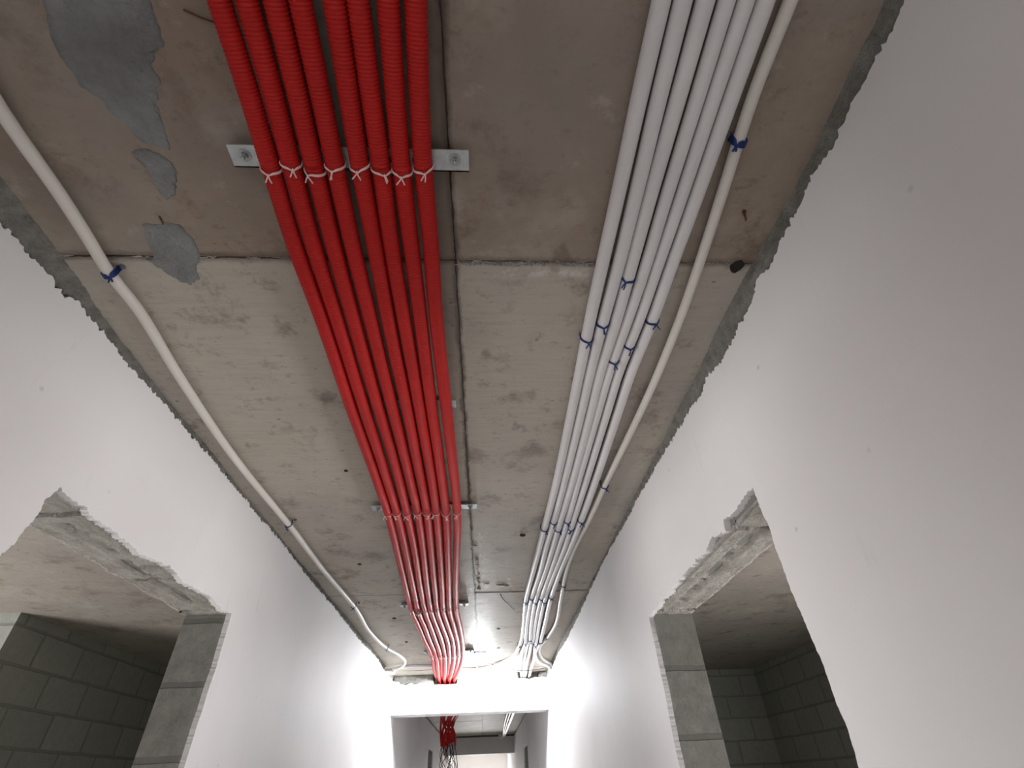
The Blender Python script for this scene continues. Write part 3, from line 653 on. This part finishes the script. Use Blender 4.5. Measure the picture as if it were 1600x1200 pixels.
pipe(LEFT_PIPE[0], .0118, M['cream'], 'plastic_pipe', 'lone cream pipe along the left side of the ceiling, curling back near the beam', None)

# ------------------------------------------------------------------ wire ties
def knot_tail(mb, p, dirv, L, r, rnd):
    a = Vector(p); d = Vector(dirv).normalized()
    mb.tube([a, a+d*L*.4+Vector((0, 0, -.001)), a+d*L+Vector((rnd.uniform(-.003, .003), 0, -.002))], r*1.15, 6)
def tie_mesh(c, R_, ztop, r, strands, rnd, tail, sep=.003, tilt=0):
    """U of wire hanging from ztop, under a pipe of radius R_ with centre c, twisted at the bottom"""
    mb = MB(); Rw = R_+r*.9
    ka = rnd.uniform(-.7, .7)
    for s in range(strands):
        pts = []; dy = (s-(strands-1)/2)*sep
        pts.append((c[0]-Rw*.97, c[1]+dy, ztop))
        for k in range(17):
            a = pi+pi*k/16
            near = math.exp(-((a-1.5*pi-ka)/.3)**2)
            pts.append((c[0]+Rw*cos(a), c[1]+dy*(1-near)+tilt*cos(a)+.0035*near, c[2]+(Rw+.0012*near)*sin(a)))
        pts.append((c[0]+Rw*.97, c[1]+dy, ztop))
        mb.tube(pts, r, 7)
    kp = (c[0]+Rw*cos(1.5*pi+ka), c[1]+.003, c[2]+(Rw+.001)*sin(1.5*pi+ka))
    for q in range(2): knot_tail(mb, kp, (rnd.uniform(-.5, .5)+(.5 if q else -.5)*.6, .9, -.25), tail, r, rnd)
    mb.lathe([(r*.8, -.003), (r*1.9, -.001), (r*1.9, .002), (r*.8, .004)], kp, 'y', 8)
    return mb
def at_y(pts, y):
    for a, b in zip(pts[:-1], pts[1:]):
        if a[1] <= y <= b[1]:
            t = (y-a[1])/(b[1]-a[1]); return tuple(a[k]+(b[k]-a[k])*t for k in range(3))
    return pts[0]
def ordinal(i): return ('leftmost', 'second', 'third', 'fourth', 'fifth', 'sixth', 'seventh', 'rightmost')[i]
SNAME = {0: 'at the nearest strut', 2: 'at the middle strut', 3: 'at the strut past the far joint', 4: 'at the farthest strut near the bulb'}
for si in (0, 2, 3, 4):
    x0, x1, yc, _ = STRUT[si]
    for i in range(8):
        rnd = random.Random(si*20+i)
        p = at_y(RED[i], yc)
        y = yc+rnd.uniform(-.007, .008) + (.006 if si == 0 else 0)
        mb = tie_mesh((p[0]-.0, y, p[2]+Z0-.0006), RR, Z0+SF+.003, .0011 if si < 3 else .0013, 2 if si == 0 else 1, rnd, .013 if si == 0 else .02, .0022, rnd.uniform(-.004, .004))
        o = mb.build('wire_tie', M['pinkwire'], None, True)
        prop(o, 'thin whitish wire tie around the %s red conduit %s' % (ordinal(i), SNAME[si]), 'wire tie', 'whitish wire ties on the red conduits')
ROWN = ['nearest the camera', 'in the middle row', 'past the far joint', 'where pipes fan out']
for pi_, ties in enumerate(PIPE_TIES):
    for k, (x, y) in enumerate(ties):
        rnd = random.Random(pi_*11+k)
        src = (WHITE+LEFT_PIPE)[pi_]; r0 = WR if pi_ < 6 else .0116
        if pi_ in (3, 4): r0 = WR-.0012
        p = at_y(src, y)
        near = k == 0
        if pi_ in (6, 7) and near:
            mb = tie_mesh((p[0], p[1], p[2]+Z0), r0, Z0+CEIL-.0005, .0019, 4, rnd, .010, .0034, .002*(-1 if pi_ == 7 else 1))
        else:
            mb = tie_mesh((p[0], p[1], p[2]+Z0), r0, Z0+CEIL-.0005, .0015 if near else .0021, 2 if near else 1, rnd, .016 if near else .02, .0036, rnd.uniform(-.003, .003))
        t = mb.build('wire_tie', M['bluewire'], None, True)
        who = ('around the %s bundled white pipe' % ('leftmost', 'second', 'third', 'fourth', 'fifth', 'rightmost')[pi_]) if pi_ < 6 else ('around the thin cream pipe by the right wall' if pi_ == 6 else 'around the lone left cream pipe')
        row = ROWN[k] if pi_ < 6 else ('nearest the camera', 'second along', 'third along', 'farthest along')[k]
        prop(t, 'blue wire tie %s, %s' % (who, row), 'wire tie', 'blue wire ties on the pipes')
        # anchor clip in the slab beside the wire
        sd = -1 if pi_ in (6,) else 1
        MB().lathe([(.006, 0), (.006, -.006), (.003, -.009)], (x+sd*(r0+.0035), y-.004, Z0+CEIL+.0005), 'z', 10).build('anchor', M['wire'], t, True)

# small steel clamp on the second conduit at the fourth strut
p = at_y(RED[1], 3.30)
MB().lathe([(.008, -.012), (.011, -.004), (.011, .006), (.008, .010)], (p[0]+.0, 3.30, Z0+p[2]-RR-.004), 'z', 14)
t = MB().tube([(p[0]-.020, 3.31, Z0+p[2]-RR*.7), (p[0]-.008, 3.312, Z0+p[2]-RR-.007), (p[0]+.010, 3.308, Z0+p[2]-RR-.006), (p[0]+.021, 3.30, Z0+p[2]-RR*.5)], .0065, 10)
t.lathe([(.004, -.012), (.009, -.008), (.009, .004)], (p[0]-.004, 3.315, Z0+p[2]-RR-.006), 'z', 12)
prop(t.build('pipe_clamp', M['boltzinc'], None, True), 'small grey metal clamp on the second red conduit past the far ceiling joint', 'clamp')

# ------------------------------------------------------------------ loose bits on the ceiling
def nail(name, a, b, z, r, label, cat='nail', m='rust', head=True):
    mb = MB(); A = Vector((a[0], a[1], Z0+CEIL-z[0])); B = Vector((b[0], b[1], Z0+CEIL-z[1]))
    mid = (A+B)/2+Vector((.001, .001, -.0015))
    mb.tube([A, mid, B], r, 8)
    if head: mb.tube([A+(A-B).normalized()*.0005, A-(A-B).normalized()*.002], r*2.3, 10)
    prop(mb.build(name, M[m], None, True), label, cat)
nail('rusty_nail', (.542, .548), (.562, .580), (.006, -.002), .0018, 'rusty nail sticking out of the ceiling to the right of the white pipes')
nail('rusty_nail', (-.655, .582), (-.660, .604), (.004, -.001), .0016, 'dark nail stub at the edge of the small mortar patch on the left', 'nail', 'rust', False)
nail('steel_wire', (-.450, .235), (-.408, .250), (.001, .002), .0012, 'short dark wire on the ceiling left of the leftmost red conduit', 'wire', 'rust', False)
prop(MB().tube(spline([(.088, 3.15, Z0+CEIL+.001), (.105, 3.21, Z0+CEIL-.012), (.15, 3.34, Z0+CEIL-.016), (.187, 3.47, Z0+CEIL-.012)], .02), .0028, 7).build('steel_wire', M['wire'], None, True),
     'bent dark wire poking out of the ceiling beyond the far joint', 'wire')
prop(MB().tube(spline([(.02, 5.20, Z0+CEIL-.022), (.12, 5.30, Z0+CEIL-.030), (.252, 5.40, Z0+CEIL-.046), (.40, 5.43, Z0+CEIL-.052), (.55, 5.40, Z0+CEIL-.045), (.60, 5.36, Z0+CEIL-.036)], .02), .0032, 7).build('steel_wire', M['wire'], None, True),
     'thin dark wire strung across the white pipes in front of the beam', 'wire')

# sleeve in the left wall corner that takes the two pipes
sl = MB().lathe([(.030, -.05), (.030, .045), (.026, .050), (.022, .050), (.022, .02)], (-.900, 5.30, Z0+.878), 'x', 24)
prop(sl.build('pipe_sleeve', M['cream'], None, True), 'pale round sleeve in the left wall corner where two white pipes end', 'pipe fitting')

# ------------------------------------------------------------------ lit bulb
bx, by, bz = BULB
t = empty('light_bulb', (bx, by, Z0+bz), 'bare lit bulb hanging in front of the white beam, between red conduits and white pipes', 'light bulb')
prof = [(.0135, .052), (.015, .044), (.020, .034), (.0275, .018), (.0305, 0), (.029, -.012), (.023, -.022), (.013, -.029), (.004, -.0312)]
MB().lathe(prof, (0, 0, 0), 'z', 16).build('glass', M['bulb'], t, True)
MB().lathe([(.0150, .050), (.0185, .054), (.0185, .088), (.012, .096), (.006, .098)], (0, 0, 0), 'z', 20).build('socket', M['socket'], t, True)
MB().tube(spline([(0, 0, .095), (-.004, -.02, .112), (-.012, -.10, .122), (-.02, -.35, .128), (-.03, -.70, .124), (-.035, -.82, .120)], .03), .0035, 8).build('cable', M['socket'], t, True)
prop(MB().tube([(-.105+.02*k/6, 4.69+.01*sin(k), Z0+SF-.002-.004*sin(pi*k/6)) for k in range(7)], .004, 8).tube([(-.10, 4.665, Z0+SF-.004), (-.04, 4.67, Z0+SF-.006), (.0, 4.71, Z0+SF+.004)], .0045, 8).build('wire_tie', M['bluewire'], None, True),
     'blue wire binding the bulb cable to the end of the farthest strut', 'wire tie')

# white junction box at the far end, where the white pipes finish
t = empty('junction_box', (.345, 13.2, Z0+.87), 'small white round junction box at the far end of the white pipes, beyond the beam', 'junction box')
MB().lathe([(.075, .045), (.075, -.02), (.065, -.03)], (0, 0, 0), 'z', 20).build('box', M['socket'], t, True)
MB().lathe([(.05, -.030), (.045, -.045), (.01, -.05)], (0, 0, 0), 'z', 20).build('cap', M['white'], t, True)
